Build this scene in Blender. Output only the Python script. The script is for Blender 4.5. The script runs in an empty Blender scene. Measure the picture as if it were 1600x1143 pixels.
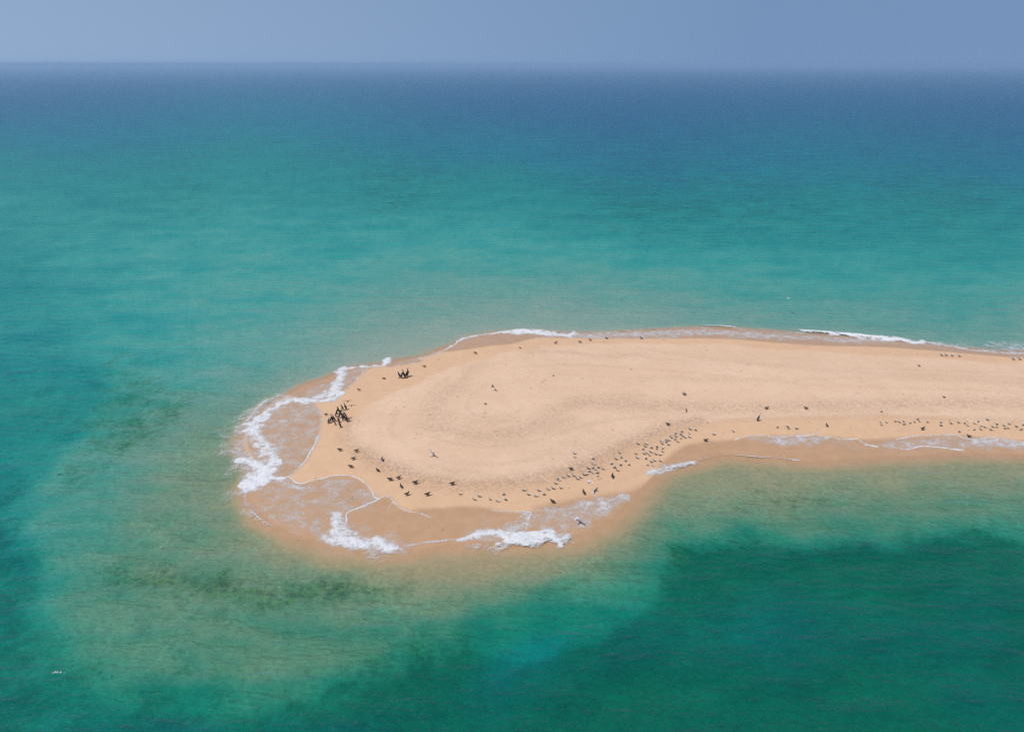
import bpy, bmesh, math, random
import numpy as np
from mathutils import Vector

rng = np.random.default_rng(7)
random.seed(7)
R = math.radians
scene = bpy.context.scene
COL = scene.collection

# ------------------------------------------------------------------ camera
CAM_H = 30.0
HAZE = 0.00046
FPX = 1101.0                       # focal length in photo pixels (1600 wide)
PITCH = R(23.2)
cam_d = bpy.data.cameras.new('camera')
cam_d.sensor_width = 36.0
cam_d.lens = FPX / 1600.0 * 36.0
cam_d.clip_start = 0.5
cam_d.clip_end = 200000.0
cam = bpy.data.objects.new('camera', cam_d)
cam.location = (0, 0, CAM_H)
cam.rotation_euler = (math.pi / 2 - PITCH, 0, 0)
COL.objects.link(cam)
scene.camera = cam

# ------------------------------------------------------------------ sky, sun, exposure
SUN_EL, SUN_AZ = R(60), math.atan2(-0.87, -0.50)        # azimuth measured from +Y towards +X
world = bpy.data.worlds.new('World')
scene.world = world
world.use_nodes = True
wn, wl = world.node_tree.nodes, world.node_tree.links
wn.clear()
sky = wn.new('ShaderNodeTexSky')
sky.sky_type = 'NISHITA'
sky.sun_disc = False
sky.sun_elevation = SUN_EL
sky.sun_rotation = SUN_AZ
sky.altitude = 0
sky.air_density = 1.0
sky.dust_density = 1.6
sky.ozone_density = 3.0
tint = wn.new('ShaderNodeMix'); tint.data_type = 'RGBA'; tint.blend_type = 'MULTIPLY'
tint.inputs[0].default_value = 1.0
tint.inputs[7].default_value = (0.62, 0.74, 1.0, 1)      # dusty sea air
bg = wn.new('ShaderNodeBackground')
bg.inputs['Strength'].default_value = 0.08
wo = wn.new('ShaderNodeOutputWorld')
wl.new(sky.outputs[0], tint.inputs[6])
# the hazy, dust-laden band of air that stands above the horizon
tc = wn.new('ShaderNodeTexCoord')
sp = wn.new('ShaderNodeSeparateXYZ'); wl.new(tc.outputs['Generated'], sp.inputs[0])
low = wn.new('ShaderNodeMapRange'); low.interpolation_type = 'SMOOTHSTEP'
wl.new(sp.outputs['Z'], low.inputs[0])
for k, v in ((1, -0.02), (2, 0.45), (3, 1.0), (4, 0.0)):
    low.inputs[k].default_value = v
side = wn.new('ShaderNodeMapRange')
wl.new(sp.outputs['X'], side.inputs[0])
for k, v in ((1, -0.62), (2, 0.3), (3, 0.0), (4, 1.0)):
    side.inputs[k].default_value = v
hz = wn.new('ShaderNodeMix'); hz.data_type = 'RGBA'
wl.new(side.outputs[0], hz.inputs[0])
hz.inputs[6].default_value = (3.7, 5.3, 7.8, 1)
hz.inputs[7].default_value = (2.25, 3.7, 6.3, 1)
sm = wn.new('ShaderNodeMix'); sm.data_type = 'RGBA'
wl.new(low.outputs[0], sm.inputs[0]); wl.new(tint.outputs[2], sm.inputs[6]); wl.new(hz.outputs[2], sm.inputs[7])
wl.new(sm.outputs[2], bg.inputs['Color'])
wl.new(bg.outputs[0], wo.inputs['Surface'])

sun_d = bpy.data.lights.new('sun', 'SUN')
sun_d.energy = 4.1
sun_d.angle = R(0.8)
sun_d.color = (1.0, 0.95, 0.88)
sun = bpy.data.objects.new('sun', sun_d)
to_sun = Vector((math.sin(SUN_AZ) * math.cos(SUN_EL), math.cos(SUN_AZ) * math.cos(SUN_EL), math.sin(SUN_EL)))
sun.rotation_euler = to_sun.to_track_quat('Z', 'Y').to_euler()
sun.location = to_sun * 80
COL.objects.link(sun)

scene.view_settings.view_transform = 'Standard'
scene.view_settings.look = 'None'
scene.view_settings.exposure = 0.0
scene.view_settings.gamma = 1.0
scene.view_settings.use_curve_mapping = False
cy = scene.cycles
cy.max_bounces = 4; cy.diffuse_bounces = 1; cy.glossy_bounces = 1
cy.transmission_bounces = 2; cy.transparent_max_bounces = 10; cy.volume_bounces = 1
cy.use_denoising = False
cy.use_adaptive_sampling = True; cy.adaptive_threshold = 0.008
cy.caustics_reflective = False; cy.caustics_refractive = False
cy.sample_clamp_indirect = 4.0

# ------------------------------------------------------------------ helpers
SP, CP = math.sin(PITCH), math.cos(PITCH)

def ray(px, py):
    a = (np.asarray(px, float) - 800.0) / FPX
    b = (571.5 - np.asarray(py, float)) / FPX
    return a, CP + b * SP, -SP + b * CP                  # world direction

def ground(px, py, z=0.0):
    dx, dy, dz = ray(px, py)
    t = (z - CAM_H) / dz
    return dx * t, dy * t

def project(x, y, z=0.0):
    dz = z - CAM_H
    f = y * CP - dz * SP
    u = y * SP + dz * CP
    f = np.maximum(f, 1.0)
    return 800 + FPX * x / f, 571.5 - FPX * u / f

def curve(pts, n=6, closed=False):
    """Catmull-Rom through the points."""
    P = np.asarray(pts, float)
    if len(P) < 3:
        return P
    if closed:
        Q = np.vstack([P[-1], P, P[0], P[1]])
    else:
        Q = np.vstack([2 * P[0] - P[1], P, 2 * P[-1] - P[-2]])
    out = []
    for i in range(1, len(Q) - 2):
        p0, p1, p2, p3 = Q[i - 1], Q[i], Q[i + 1], Q[i + 2]
        for t in np.linspace(0, 1, n, endpoint=False):
            out.append(0.5 * ((2 * p1) + (-p0 + p2) * t + (2 * p0 - 5 * p1 + 4 * p2 - p3) * t * t + (-p0 + 3 * p1 - 3 * p2 + p3) * t ** 3))
    if not closed:
        out.append(P[-1])
    return np.array(out)

def seg_dist(poly, X, Y, closed=False):
    d2 = np.full(X.shape, 1e12)
    n = len(poly)
    for i in range(n if closed else n - 1):
        ax, ay = poly[i]; bx, by = poly[(i + 1) % n]
        vx, vy = bx - ax, by - ay
        L = vx * vx + vy * vy + 1e-12
        t = np.clip(((X - ax) * vx + (Y - ay) * vy) / L, 0, 1)
        q = (X - ax - t * vx) ** 2 + (Y - ay - t * vy) ** 2
        np.minimum(d2, q, out=d2)
    return np.sqrt(d2)

def inside(poly, X, Y):
    r = np.zeros(X.shape, bool)
    n = len(poly)
    for i in range(n):
        ax, ay = poly[i]; bx, by = poly[(i + 1) % n]
        if ay == by:
            continue
        c = (ay > Y) != (by > Y)
        r ^= c & (X < (bx - ax) * (Y - ay) / (by - ay) + ax)
    return r

def sdf(poly, X, Y):
    d = seg_dist(poly, X, Y, True)
    return np.where(inside(poly, X, Y), d, -d)           # positive inside

def sstep(a, b, x):
    t = np.clip((x - a) / (b - a), 0, 1)
    return t * t * (3 - 2 * t)

_lat = rng.random((256, 256))
def vnoise(x, y):
    xi, yi = np.floor(x).astype(int), np.floor(y).astype(int)
    fx, fy = x - xi, y - yi
    fx = fx * fx * (3 - 2 * fx); fy = fy * fy * (3 - 2 * fy)
    g = lambda a, b: _lat[a & 255, b & 255]
    return (g(xi, yi) * (1 - fx) + g(xi + 1, yi) * fx) * (1 - fy) + (g(xi, yi + 1) * (1 - fx) + g(xi + 1, yi + 1) * fx) * fy

def fbm(x, y, o=4):
    s, a, t = 0.0, 0.5, 0.0
    for k in range(o):
        s = s + a * vnoise(x * 2 ** k + 17.3 * k, y * 2 ** k + 5.1 * k); t += a; a *= 0.5
    return s / t

def grid_mesh(name, xs, ys, Z, keep=None):
    nx, ny = len(xs), len(ys)
    X, Y = np.meshgrid(xs, ys)
    co = np.stack([X, Y, Z], -1).reshape(-1, 3)
    j, i = np.meshgrid(np.arange(ny - 1), np.arange(nx - 1), indexing='ij')
    a = (j * nx + i).ravel()
    q = np.stack([a, a + 1, a + nx + 1, a + nx], -1)
    idx = None
    if keep is not None:
        k = keep.ravel()
        q = q[k[q].any(1)]
        used = np.unique(q)
        remap = np.full(nx * ny, -1); remap[used] = np.arange(len(used))
        q = remap[q]; co = co[used]; idx = used
    me = bpy.data.meshes.new(name)
    me.vertices.add(len(co)); me.vertices.foreach_set('co', co.astype(np.float32).ravel())
    me.loops.add(q.size); me.loops.foreach_set('vertex_index', q.astype(np.int32).ravel())
    me.polygons.add(len(q))
    me.polygons.foreach_set('loop_start', np.arange(0, q.size, 4, dtype=np.int32))
    me.polygons.foreach_set('loop_total', np.full(len(q), 4, np.int32))
    me.polygons.foreach_set('use_smooth', np.ones(len(q), bool))
    me.update(calc_edges=True)
    return me, idx

def attr(me, name, v):
    a = me.attributes.new(name, 'FLOAT', 'POINT')
    a.data.foreach_set('value', np.asarray(v, np.float32).ravel())

def link(name, me, mat=None, label=None, cat=None, kind=None, group=None):
    o = bpy.data.objects.new(name, me)
    if mat:
        me.materials.append(mat)
    COL.objects.link(o)
    for k, v in (('label', label), ('category', cat), ('kind', kind), ('group', group)):
        if v:
            o[k] = v
    return o

class NT:
    """Small node-tree writer."""
    def __init__(self, name):
        self.m = bpy.data.materials.new(name); self.m.use_nodes = True
        self.t = self.m.node_tree; self.t.nodes.clear()
        self.out = self.n('ShaderNodeOutputMaterial')
    def n(self, kind, **kw):
        o = self.t.nodes.new(kind)
        for k, v in kw.items():
            setattr(o, k, v)
        return o
    def put(self, sock, v):
        if isinstance(v, bpy.types.NodeSocket):
            self.t.links.new(v, sock)
        elif isinstance(v, tuple) and len(v) == 3 and sock.type == 'RGBA':
            sock.default_value = v + (1,)
        else:
            sock.default_value = v
    def math(self, op, a, b=0.0, c=None, clamp=False):
        o = self.n('ShaderNodeMath', operation=op, use_clamp=clamp)
        self.put(o.inputs[0], a); self.put(o.inputs[1], b)
        if c is not None:
            self.put(o.inputs[2], c)
        return o.outputs[0]
    def mix(self, f, a, b, mode='MIX'):
        o = self.n('ShaderNodeMix', data_type='RGBA', blend_type=mode)
        self.put(o.inputs[0], f); self.put(o.inputs[6], a); self.put(o.inputs[7], b)
        return o.outputs[2]
    def step(self, v, a, b, lo=0.0, hi=1.0):
        o = self.n('ShaderNodeMapRange', interpolation_type='SMOOTHSTEP')
        self.put(o.inputs[0], v); self.put(o.inputs[1], a); self.put(o.inputs[2], b)
        self.put(o.inputs[3], lo); self.put(o.inputs[4], hi)
        return o.outputs[0]
    def at(self, name):
        return self.n('ShaderNodeAttribute', attribute_name=name).outputs['Fac']
    def pos(self):
        return self.n('ShaderNodeNewGeometry').outputs['Position']
    def mapping(self, v, scale=(1, 1, 1), rot=0.0):
        o = self.n('ShaderNodeMapping')
        self.put(o.inputs[0], v); o.inputs['Scale'].default_value = scale; o.inputs['Rotation'].default_value = (0, 0, rot)
        return o.outputs[0]
    def noise(self, v, scale, detail=3.0, rough=0.5, dist=0.0):
        o = self.n('ShaderNodeTexNoise')
        self.put(o.inputs['Vector'], v); o.inputs['Scale'].default_value = scale
        o.inputs['Detail'].default_value = detail; o.inputs['Roughness'].default_value = rough
        o.inputs['Distortion'].default_value = dist
        return o.outputs['Fac']
    def bump(self, h, strength, dist, normal=None):
        o = self.n('ShaderNodeBump')
        self.put(o.inputs['Height'], h); self.put(o.inputs['Strength'], strength); self.put(o.inputs['Distance'], dist)
        if normal is not None:
            self.put(o.inputs['Normal'], normal)
        return o.outputs[0]

# ------------------------------------------------------------------ the shape of the sandbar
def world_pts(pts, z=0.0):
    P = np.asarray(pts, float)
    x, y = ground(P[:, 0], P[:, 1], z)
    return np.stack([x, y], -1)

SHORE_PX = [(1600, 550), (1540, 547), (1480, 541), (1400, 533), (1300, 525), (1200, 518), (1110, 513), (1000, 517), (930, 521),
            (850, 519.5), (790, 519.5), (740, 526), (700, 541), (660, 557), (610, 566), (575, 571), (545, 576), (515, 588),
            (480, 600), (450, 615), (418, 634), (392, 658), (378, 682), (384, 712), (398, 738), (386, 760), (384, 782),
            (396, 801), (425, 822), (470, 840), (530, 855), (600, 862), (660, 857), (720, 852), (790, 851), (850, 849), (900, 841),
            (945, 818), (985, 783), (1020, 748), (1060, 729), (1130, 713), (1216, 717), (1300, 718), (1400, 713), (1500, 709), (1600, 709)]
shore = world_pts(SHORE_PX)
shore = np.vstack([[[140, 76], [95, 77]], shore, [[75, 52], [140, 56]]])
shore = curve(shore, 5, True)
_n = np.stack([vnoise(shore[:, 0] * .6 + 9, shore[:, 1] * .6), vnoise(shore[:, 0] * .6, shore[:, 1] * .6 + 40)], -1) - .5
shore = shore + _n * 0.5

# depth of the water, from soundings (photo pixel, depth in metres, dark bottom 0..1)
SOUND = [
 (1600,1143,5.2,.8),(1300,1000,5.4,.8),(1000,1143,5.4,.85),(1200,890,5.0,.7),(1500,870,4.4,.5),(1060,940,4.8,.8),(1400,1143,5.2,.85),(800,1143,5.4,.8),(1600,1000,5.0,.7),
 (850,975,6.0,.0),(960,935,5.6,.0),(1010,885,4.6,.0),(760,990,4.6,.3),(900,1020,5.0,.75),(1000,985,5.2,.85),
 (1200,795,1.0,.35),(1400,780,1.2,.3),(1600,780,1.5,.15),(1100,775,0.8,.3),(1250,750,.6,.25),(1400,740,.5,.15),(1600,740,.6,.1),
 (1300,842,3.0,.4),(1180,835,2.8,.4),(1080,835,1.9,.2),(1600,832,3.0,.3),(1450,828,2.4,.3),
 (700,890,.45,.0),(600,885,.45,.05),(800,888,.5,.0),(900,872,.6,.0),(960,850,.8,.0),(500,870,.7,.1),
 (700,950,1.5,.2),(600,960,1.7,.2),(500,930,1.4,.3),(400,890,1.1,.4),(300,905,1.2,.8),(560,905,.9,.3),(400,925,1.5,.7),(180,920,1.7,.6),
 (650,1005,2.4,.55),(550,1030,2.7,.5),(420,1040,2.8,.45),(250,1010,2.7,.45),(420,985,1.9,.1),(520,990,1.9,.1),(300,960,1.7,.3),
 (500,1110,5.0,.7),(300,1100,5.0,.7),(100,1100,5.4,.6),(0,1143,5.6,.6),(700,1060,4.9,.75),(620,1143,5.2,.7),
 (0,900,5.2,.4),(30,800,5.0,.4),(20,700,4.8,.4),(110,850,3.2,.5),(100,960,3.6,.5),(110,730,3.0,.5),(200,790,1.5,.4),(300,740,1.1,.4),(230,680,1.3,.4),(350,830,1.0,.15),(330,690,1.1,.35),(260,840,1.5,.2),(410,860,.8,.1),(340,770,1.0,.35),
 (110,620,3.8,.5),(0,600,4.4,.3),(0,450,4.2,.2),(150,500,2.9,.1),(200,610,2.4,.5),(300,610,1.6,.25),(400,560,1.4,.1),(350,500,1.7,.1),(500,500,1.4,.1),(600,450,1.5,.1),(450,595,.8,.05),(600,540,.6,0),(700,500,.8,0),(800,470,.95,0),(900,480,.9,0),(1000,490,.9,0),(1100,470,1.4,0),(1300,480,1.6,0),(1500,500,1.5,0),(1600,520,1.1,0),
 (800,400,2.4,0),(1000,420,2.0,0),(1200,420,2.5,0),(1500,430,2.5,0),(600,380,2.2,.05),(300,400,2.3,.05),(100,400,3.0,.1),(0,350,3.3,.1),
 (800,345,2.9,.05),(300,345,2.7,.2),(1000,340,4.6,.4),(1200,330,4.8,.4),(1500,320,5.2,.4),(600,310,4.2,.4),(300,310,3.7,.4),(0,290,4.0,.1),
 (800,270,6.5,.3),(400,250,5.2,.0),(1200,270,7.5,.3),(1600,280,8.5,.3),(0,250,6.0,0),
 (800,220,10,.3),(200,215,9,.2),(1600,230,13,.3),(800,180,17,.3),(0,180,14,.3),(1600,180,20,.3),(800,140,28,.3),(0,140,26,.3),(1600,140,28,.3),(800,106,34,.3),(-300,500,4.5,.3),(-300,900,5.5,.5),(1900,500,1.6,0),(1900,900,5,.6),(-300,200,14,.3),(1900,200,20,.3)]
SN = np.array(SOUND, float)
def tps_fit(P, v, reg=2e-2):
    d = np.hypot(P[:, None, 0] - P[None, :, 0], P[:, None, 1] - P[None, :, 1])
    K = np.where(d > 0, d * d * np.log(d + 1e-9), 0) + reg * np.eye(len(P))
    A = np.hstack([np.ones((len(P), 1)), P])
    M = np.block([[K, A], [A.T, np.zeros((3, 3))]])
    return np.linalg.solve(M, np.concatenate([v, np.zeros(3)]))
def tps_eval(P, w, Q):
    out = np.empty(len(Q))
    for s in range(0, len(Q), 40000):
        q = Q[s:s + 40000]
        d2 = (q[:, None, 0] - P[None, :, 0]) ** 2 + (q[:, None, 1] - P[None, :, 1]) ** 2
        out[s:s + 40000] = (0.5 * d2 * np.log(d2 + 1e-12)) @ w[:-3] + w[-3] + q @ w[-2:]
    return out
SPX = SN[:, :2] / 400.0
W_DEP = tps_fit(SPX, np.log(SN[:, 2]))
W_WEED = tps_fit(SPX, SN[:, 3])

def soundings(X, Y):
    yy = np.maximum(Y, 16.0)
    px, py = project(X, yy)
    px = np.clip(px, -400, 2000); py = np.clip(py, 104, 1250)
    q = np.stack([px.ravel(), py.ravel()], -1) / 400.0
    dep = np.exp(np.clip(tps_eval(SPX, W_DEP, q), -2.5, 3.5)).reshape(X.shape)
    weed = np.clip(tps_eval(SPX, W_WEED, q), 0, 1).reshape(X.shape)
    return dep, weed

def land_height(d):
    """Height of the sand d metres inside the water's edge."""
    return 0.42 * (1 - np.exp(-d / 5.0)) + 0.22 * sstep(5, 14, d)

def axis(lo, hi, step, far_lo, far_hi, grow):
    a = list(np.arange(lo, hi + 1e-6, step))
    s, x = step, lo; left = []
    while x > far_lo:
        s *= grow; x -= s; left.append(x)
    s, x = step, a[-1]; right = []
    while x < far_hi:
        s *= grow; x += s; right.append(x)
    return np.array(left[::-1] + a + right)

XS = axis(-33, 62, 0.16, -70000, 70000, 1.06)
YS = axis(34, 86, 0.16, -6000, 70000, 1.035)
GX, GY = np.meshgrid(XS, YS)
near = (GX > -60) & (GX < 160) & (GY > 10) & (GY < 110)
SD = np.full(GX.shape, -80.0)
SD[near] = sdf(shore, GX[near], GY[near])
DEP, WEED = soundings(GX, GY)
wobble = fbm(GX * .16, GY * .16, 6) - .5
DEP = DEP * (1 + 0.5 * wobble * np.clip(DEP / 2, 0, 1))
def px_poly(pts):
    return curve(world_pts(pts), 4, True)
# the drop-off that bounds the shallow shelf in front of the sandbar
DROP = px_poly([(2100, 840), (1700, 838), (1600, 834), (1450, 826), (1300, 838), (1180, 836), (1090, 838), (1035, 842), (975, 878), (905, 908), (840, 932), (785, 955), (740, 978),
                (700, 998), (640, 1014), (590, 1032), (520, 1052), (450, 1076), (380, 1080), (300, 1062), (200, 1058), (115, 1035), (70, 1000), (62, 930), (48, 860), (30, 800), (62, 735),
                (125, 655), (165, 612), (120, 570), (-100, 560), (-700, 560), (-700, 1240), (2300, 1240)])
WEEDY = [  # outline, how dark, feather (m)
 ([(150, 880), (250, 870), (350, 888), (450, 903), (560, 903), (645, 910), (620, 933), (520, 942), (420, 957), (330, 950), (220, 930), (150, 918)],   .62, 3.0),
 ([(470, 1030), (540, 1000), (620, 986), (700, 985), (745, 975), (722, 1002), (640, 1015), (560, 1042), (490, 1056)], .55, 2.4),
 ([(40, 850), (60, 760), (130, 680), (220, 620), (300, 600), (310, 650), (230, 705), (140, 790), (95, 870)], .46, 4.0),
 ([(1090, 795), (1160, 755), (1240, 740), (1350, 765), (1330, 802), (1200, 815)], .30, 3.0),
 ([(120, 1040), (250, 1010), (420, 1020), (460, 1060), (380, 1080), (250, 1062)], .35, 2.0)]
PALE = px_poly([(742, 988), (790, 958), (860, 926), (930, 897), (990, 868), (1037, 838), (1043, 872), (1026, 912), (990, 950), (930, 984), (860, 1003), (775, 1010)])
front = (GX > -70) & (GX < 90) & (GY > 8) & (GY < 75)
gx, gy = GX[front], GY[front]
rag = (fbm(gx * .30, gy * .30, 5) - .5) * 3.0
m_ = sstep(-1.9, 1.9, sdf(DROP, gx, gy) + rag * .8)
fw = 1 - sstep(50, 60, gy)
d_ = DEP[front]
shelf = np.where(d_ > 1.1, 1.1 + .9 * np.tanh((d_ - 1.1) / .9), d_) * fw + d_ * (1 - fw)
DEP[front] = shelf * (1 - m_) + np.maximum(d_, np.maximum(4.4, d_)) * m_
w_ = .10 * fw + WEED[front] * (1 - fw)
for pts, k_, fe in WEEDY:
    P = px_poly(pts)
    w_ = np.maximum(w_, k_ * sstep(-fe, fe, sdf(P, gx, gy) + rag * .5))
w_ = w_ * (1 - m_) + m_ * (.52 - .26 * sstep(38, 52, gy) + .30 * sstep(-22, 0, gx) * (1 - sstep(40, 56, gy)))
w_ = w_ * (1 - sstep(-1.1, 1.1, sdf(PALE, gx, gy) + rag * .3))
WEED[front] = w_
off = np.maximum(-SD, 0)
slope = .22 + .38 * np.maximum(sstep(48, 58, GY), sstep(-13, -20, GX))
DEP = np.minimum(DEP, 0.02 + off * slope + .06 * off ** 2) * (1 - np.exp(-off / .8))
ZS = np.where(SD > 0, land_height(np.maximum(SD, 0)), -np.minimum(DEP, 12.0) * .15)
ZS = ZS + np.where(SD > 2, 0.10 * sstep(2, 6, SD) * (fbm(GX * .22, GY * .35, 4) - .5), 0.0)

def z_at(x, y):
    i = np.clip(np.searchsorted(XS, x) - 1, 0, len(XS) - 2); j = np.clip(np.searchsorted(YS, y) - 1, 0, len(YS) - 2)
    fx = (x - XS[i]) / (XS[i + 1] - XS[i]); fy = (y - YS[j]) / (YS[j + 1] - YS[j])
    return (ZS[j, i] * (1 - fx) + ZS[j, i + 1] * fx) * (1 - fy) + (ZS[j + 1, i] * (1 - fx) + ZS[j + 1, i + 1] * fx) * fy

def on_sand(px, py, above=0.0):
    """World point where the photo ray meets the sand (or water), raised by `above`."""
    z = 0.0
    for _ in range(6):
        x, y = ground(px, py, z + above)
        z = max(float(z_at(float(x), float(y))), 0.0)
    return float(x), float(y), z

def sand_pts(pts):
    return np.array([on_sand(a, b)[:2] for a, b in pts])

# ------------------------------------------------------------------ wetness and wrack lines on the sand
BERM_PX = [(1600, 657), (1500, 655), (1400, 651), (1280, 652), (1180, 655), (1105, 658), (1050, 668), (1005, 685), (965, 703), (925, 722), (880, 738),
           (830, 750), (760, 757), (700, 754), (650, 743), (610, 727), (575, 706), (548, 697), (541, 680), (546, 662), (560, 648),
           (585, 628), (610, 614), (640, 605), (668, 594), (690, 583), (730, 566), (790, 551), (850, 543), (930, 538), (1000, 537), (1100, 538), (1200, 544), (1300, 550), (1400, 557), (1500, 562), (1600, 566)]
berm = sand_pts(BERM_PX)
berm_loop = curve(np.vstack([[[140, 63], [80, 62.5]], berm, [[85, 73.5], [140, 74]]]), 4, True)
berm_loop = berm_loop + (np.stack([vnoise(berm_loop[:, 0] * .5, berm_loop[:, 1] * .5), vnoise(berm_loop[:, 0] * .5 + 50, berm_loop[:, 1] * .5)], -1) - .5) * .9
BD = np.full(GX.shape, -80.0)
BD[near] = sdf(berm_loop, GX[near], GY[near])
DAMP = 1 - sstep(-0.5, 0.35, BD + (fbm(GX * 1.3, GY * 1.3, 3) - .5) * 0.8)

SOAKED_PX = [   # sand under a thin sheet of wash: closed outlines and edge softness
 ([(452, 622), (478, 625), (492, 632), (501, 648), (500, 668), (492, 692), (480, 716), (462, 736), (446, 746), (424, 742), (400, 720), (385, 690), (392, 662), (415, 640)], .15),
 ([(384, 765), (420, 746), (450, 746), (470, 755), (500, 748), (530, 742), (556, 746), (572, 757), (582, 770), (592, 778), (608, 776), (618, 787), (640, 799), (674, 808), (700, 800), (745, 794), (790, 799), (830, 799), (900, 789), (930, 781), (976, 777), (1040, 750), (960, 830), (880, 850), (700, 870), (560, 870), (420, 830), (380, 790)], .25),
 ([(640, 800), (690, 793), (740, 790), (775, 796), (800, 806), (760, 850), (640, 860)], .35),
 ([(835, 795), (880, 782), (940, 772), (990, 764), (1050, 735), (1060, 745), (960, 830), (880, 830)], .5),
 ([(1030, 735), (1062, 700), (1100, 690), (1150, 686), (1180, 681), (1283, 681), (1340, 686), (1420, 682), (1500, 680), (1560, 686), (1640, 692), (1640, 720), (1300, 730), (1130, 722)], .4),
 ([(690, 549), (720, 547), (760, 541), (800, 537), (838, 528), (900, 528), (1000, 529), (1130, 529), (1262, 539), (1375, 542), (1487, 550), (1640, 560), (1640, 540), (1400, 525), (1100, 505), (780, 512), (690, 535)], .3),
 ([(660, 563), (612, 573), (600, 572), (576, 576), (559, 591), (544, 605), (531, 614), (523, 623), (500, 626), (470, 625), (450, 610), (500, 580), (600, 556)], .15),
]
SOAK = np.zeros(GX.shape)
for pts, soft in SOAKED_PX:
    P = curve(sand_pts(pts), 4, True)
    m = (GX > P[:, 0].min() - 2) & (GX < P[:, 0].max() + 2) & (GY > P[:, 1].min() - 2) & (GY < P[:, 1].max() + 2)
    SOAK[m] = np.maximum(SOAK[m], sstep(-soft, soft, sdf(P, GX[m], GY[m])))
SOAK = np.maximum(SOAK, 1 - sstep(0.0, .5, SD))

WRACK_PX = [
 ([(700, 590), (668, 615), (655, 645), (665, 672), (700, 690), (760, 698), (830, 690), (900, 668), (960, 655), (1040, 650)], .35, .32),
 ([(740, 590), (705, 612), (695, 640), (715, 662), (760, 672), (800, 668), (840, 652), (870, 632), (930, 618), (1010, 618)], .30, .34),
 ([(760, 600), (735, 618), (730, 638), (750, 652), (785, 652), (815, 640)], .28, .28),
 ([(620, 640), (610, 670), (640, 700), (700, 720), (780, 725), (860, 712), (930, 690), (1000, 668)], .35, .24),
 ([(800, 575), (900, 570), (1050, 580), (1250, 600), (1450, 608), (1600, 612)], .35, .24),
 ([(1000, 560), (1200, 568), (1400, 577), (1600, 583)], .30, .22),   # lines of shell grit and footprints: points, half width (m), strength
 ([(1090, 657), (1045, 668), (1003, 685), (960, 705), (920, 724), (870, 741), (820, 751), (760, 758), (700, 756), (655, 748), (615, 733), (590, 722), (560, 706)], 1.0, 1.0),
 ([(548, 660), (540, 675), (543, 690), (556, 702)], .9, .55),
 ([(1600, 656), (1480, 654), (1380, 650), (1280, 652), (1180, 655), (1090, 658)], .5, .45),
 ([(758, 567), (735, 575), (722, 592), (712, 606)], .8, .4),
 ([(712, 604), (690, 618), (676, 636), (680, 654), (690, 668)], 1.4, .45),
 ([(660, 640), (662, 660), (672, 672)], 1.0, .35),
 ([(672, 668), (710, 676), (745, 681), (790, 680), (830, 668), (852, 652), (870, 640), (900, 630), (950, 627), (1010, 632), (1080, 640)], 1.2, .55),
 ([(900, 628), (960, 632), (1010, 634), (1080, 636), (1160, 637), (1250, 636), (1340, 633), (1450, 631), (1600, 630)], 1.3, .6),
 ([(690, 640), (720, 655), (760, 660), (800, 655)], .9, .3),
 ([(830, 549), (880, 550), (930, 556), (1000, 555)], .8, .35),
 ([(672, 729), (700, 735), (740, 738)], .5, .35),
 ([(1000, 545), (1100, 560), (1250, 575), (1400, 585), (1600, 592)], .7, .25),
 ([(1000, 590), (1200, 595), (1400, 590), (1600, 600)], .6, .22),
 ([(940, 690), (900, 700), (860, 708)], 1.5, .25),
 ([(850, 668), (870, 660), (890, 655), (850, 675)], .8, .35),
]
WRK = np.zeros(GX.shape)
for pts, hw, st in WRACK_PX:
    P = curve(sand_pts(pts), 5)
    m = (GX > P[:, 0].min() - 4) & (GX < P[:, 0].max() + 4) & (GY > P[:, 1].min() - 4) & (GY < P[:, 1].max() + 4)
    WRK[m] = np.maximum(WRK[m], st * np.exp(-(seg_dist(P, GX[m], GY[m]) / hw) ** 2))

# ------------------------------------------------------------------ sand
t = NT('sand')
p = t.pos()
depthN = t.at('below')                                   # metres under water
damp, soak, wrack, weed = t.at('damp'), t.at('soak'), t.at('wrack'), t.at('weed')
big = t.noise(t.mapping(p, (1, 1, 1)), 0.16, 4, .55)
med = t.noise(p, 0.9, 4, .6, .3)
grain = t.noise(p, 7.0, 3, .7)
dry = t.mix(t.step(big, .3, .7), (.635, .445, .302), (.685, .49, .345))
dry = t.mix(t.step(med, .35, .75, 0, .35), dry, (.56, .38, .24))
dry = t.mix(t.step(grain, .36, .70, 0, .42), dry, (.50, .335, .215))
dry = t.mix(t.step(t.noise(p, 3.1, 4, .7), .52, .72, 0, .26), dry, (.50, .33, .22))
wetc = t.mix(t.step(med, .3, .7), (.575, .375, .232), (.605, .405, .252))
wetc = t.mix(t.step(grain, .45, .75, 0, .14), wetc, (.42, .25, .12))
col = t.mix(damp, dry, wetc)
soakc = t.mix(t.step(med, .3, .7), (.43, .265, .145), (.47, .295, .17))
col = t.mix(soak, col, soakc)
# shell grit and footprints
spk = t.noise(p, 3.6, 2, .75)
wr = t.math('MULTIPLY', wrack, t.step(spk, .40, .62))
col = t.mix(t.math('MULTIPLY', wr, .60), col, (.30, .20, .13))
soft = t.math('MULTIPLY', wrack, .24)
col = t.mix(soft, col, (.42, .29, .20))
few = t.noise(p, 2.3, 1, .5)
col = t.mix(t.math('MULTIPLY', t.step(few, .735, .77), .6), col, (.20, .14, .10))
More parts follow.
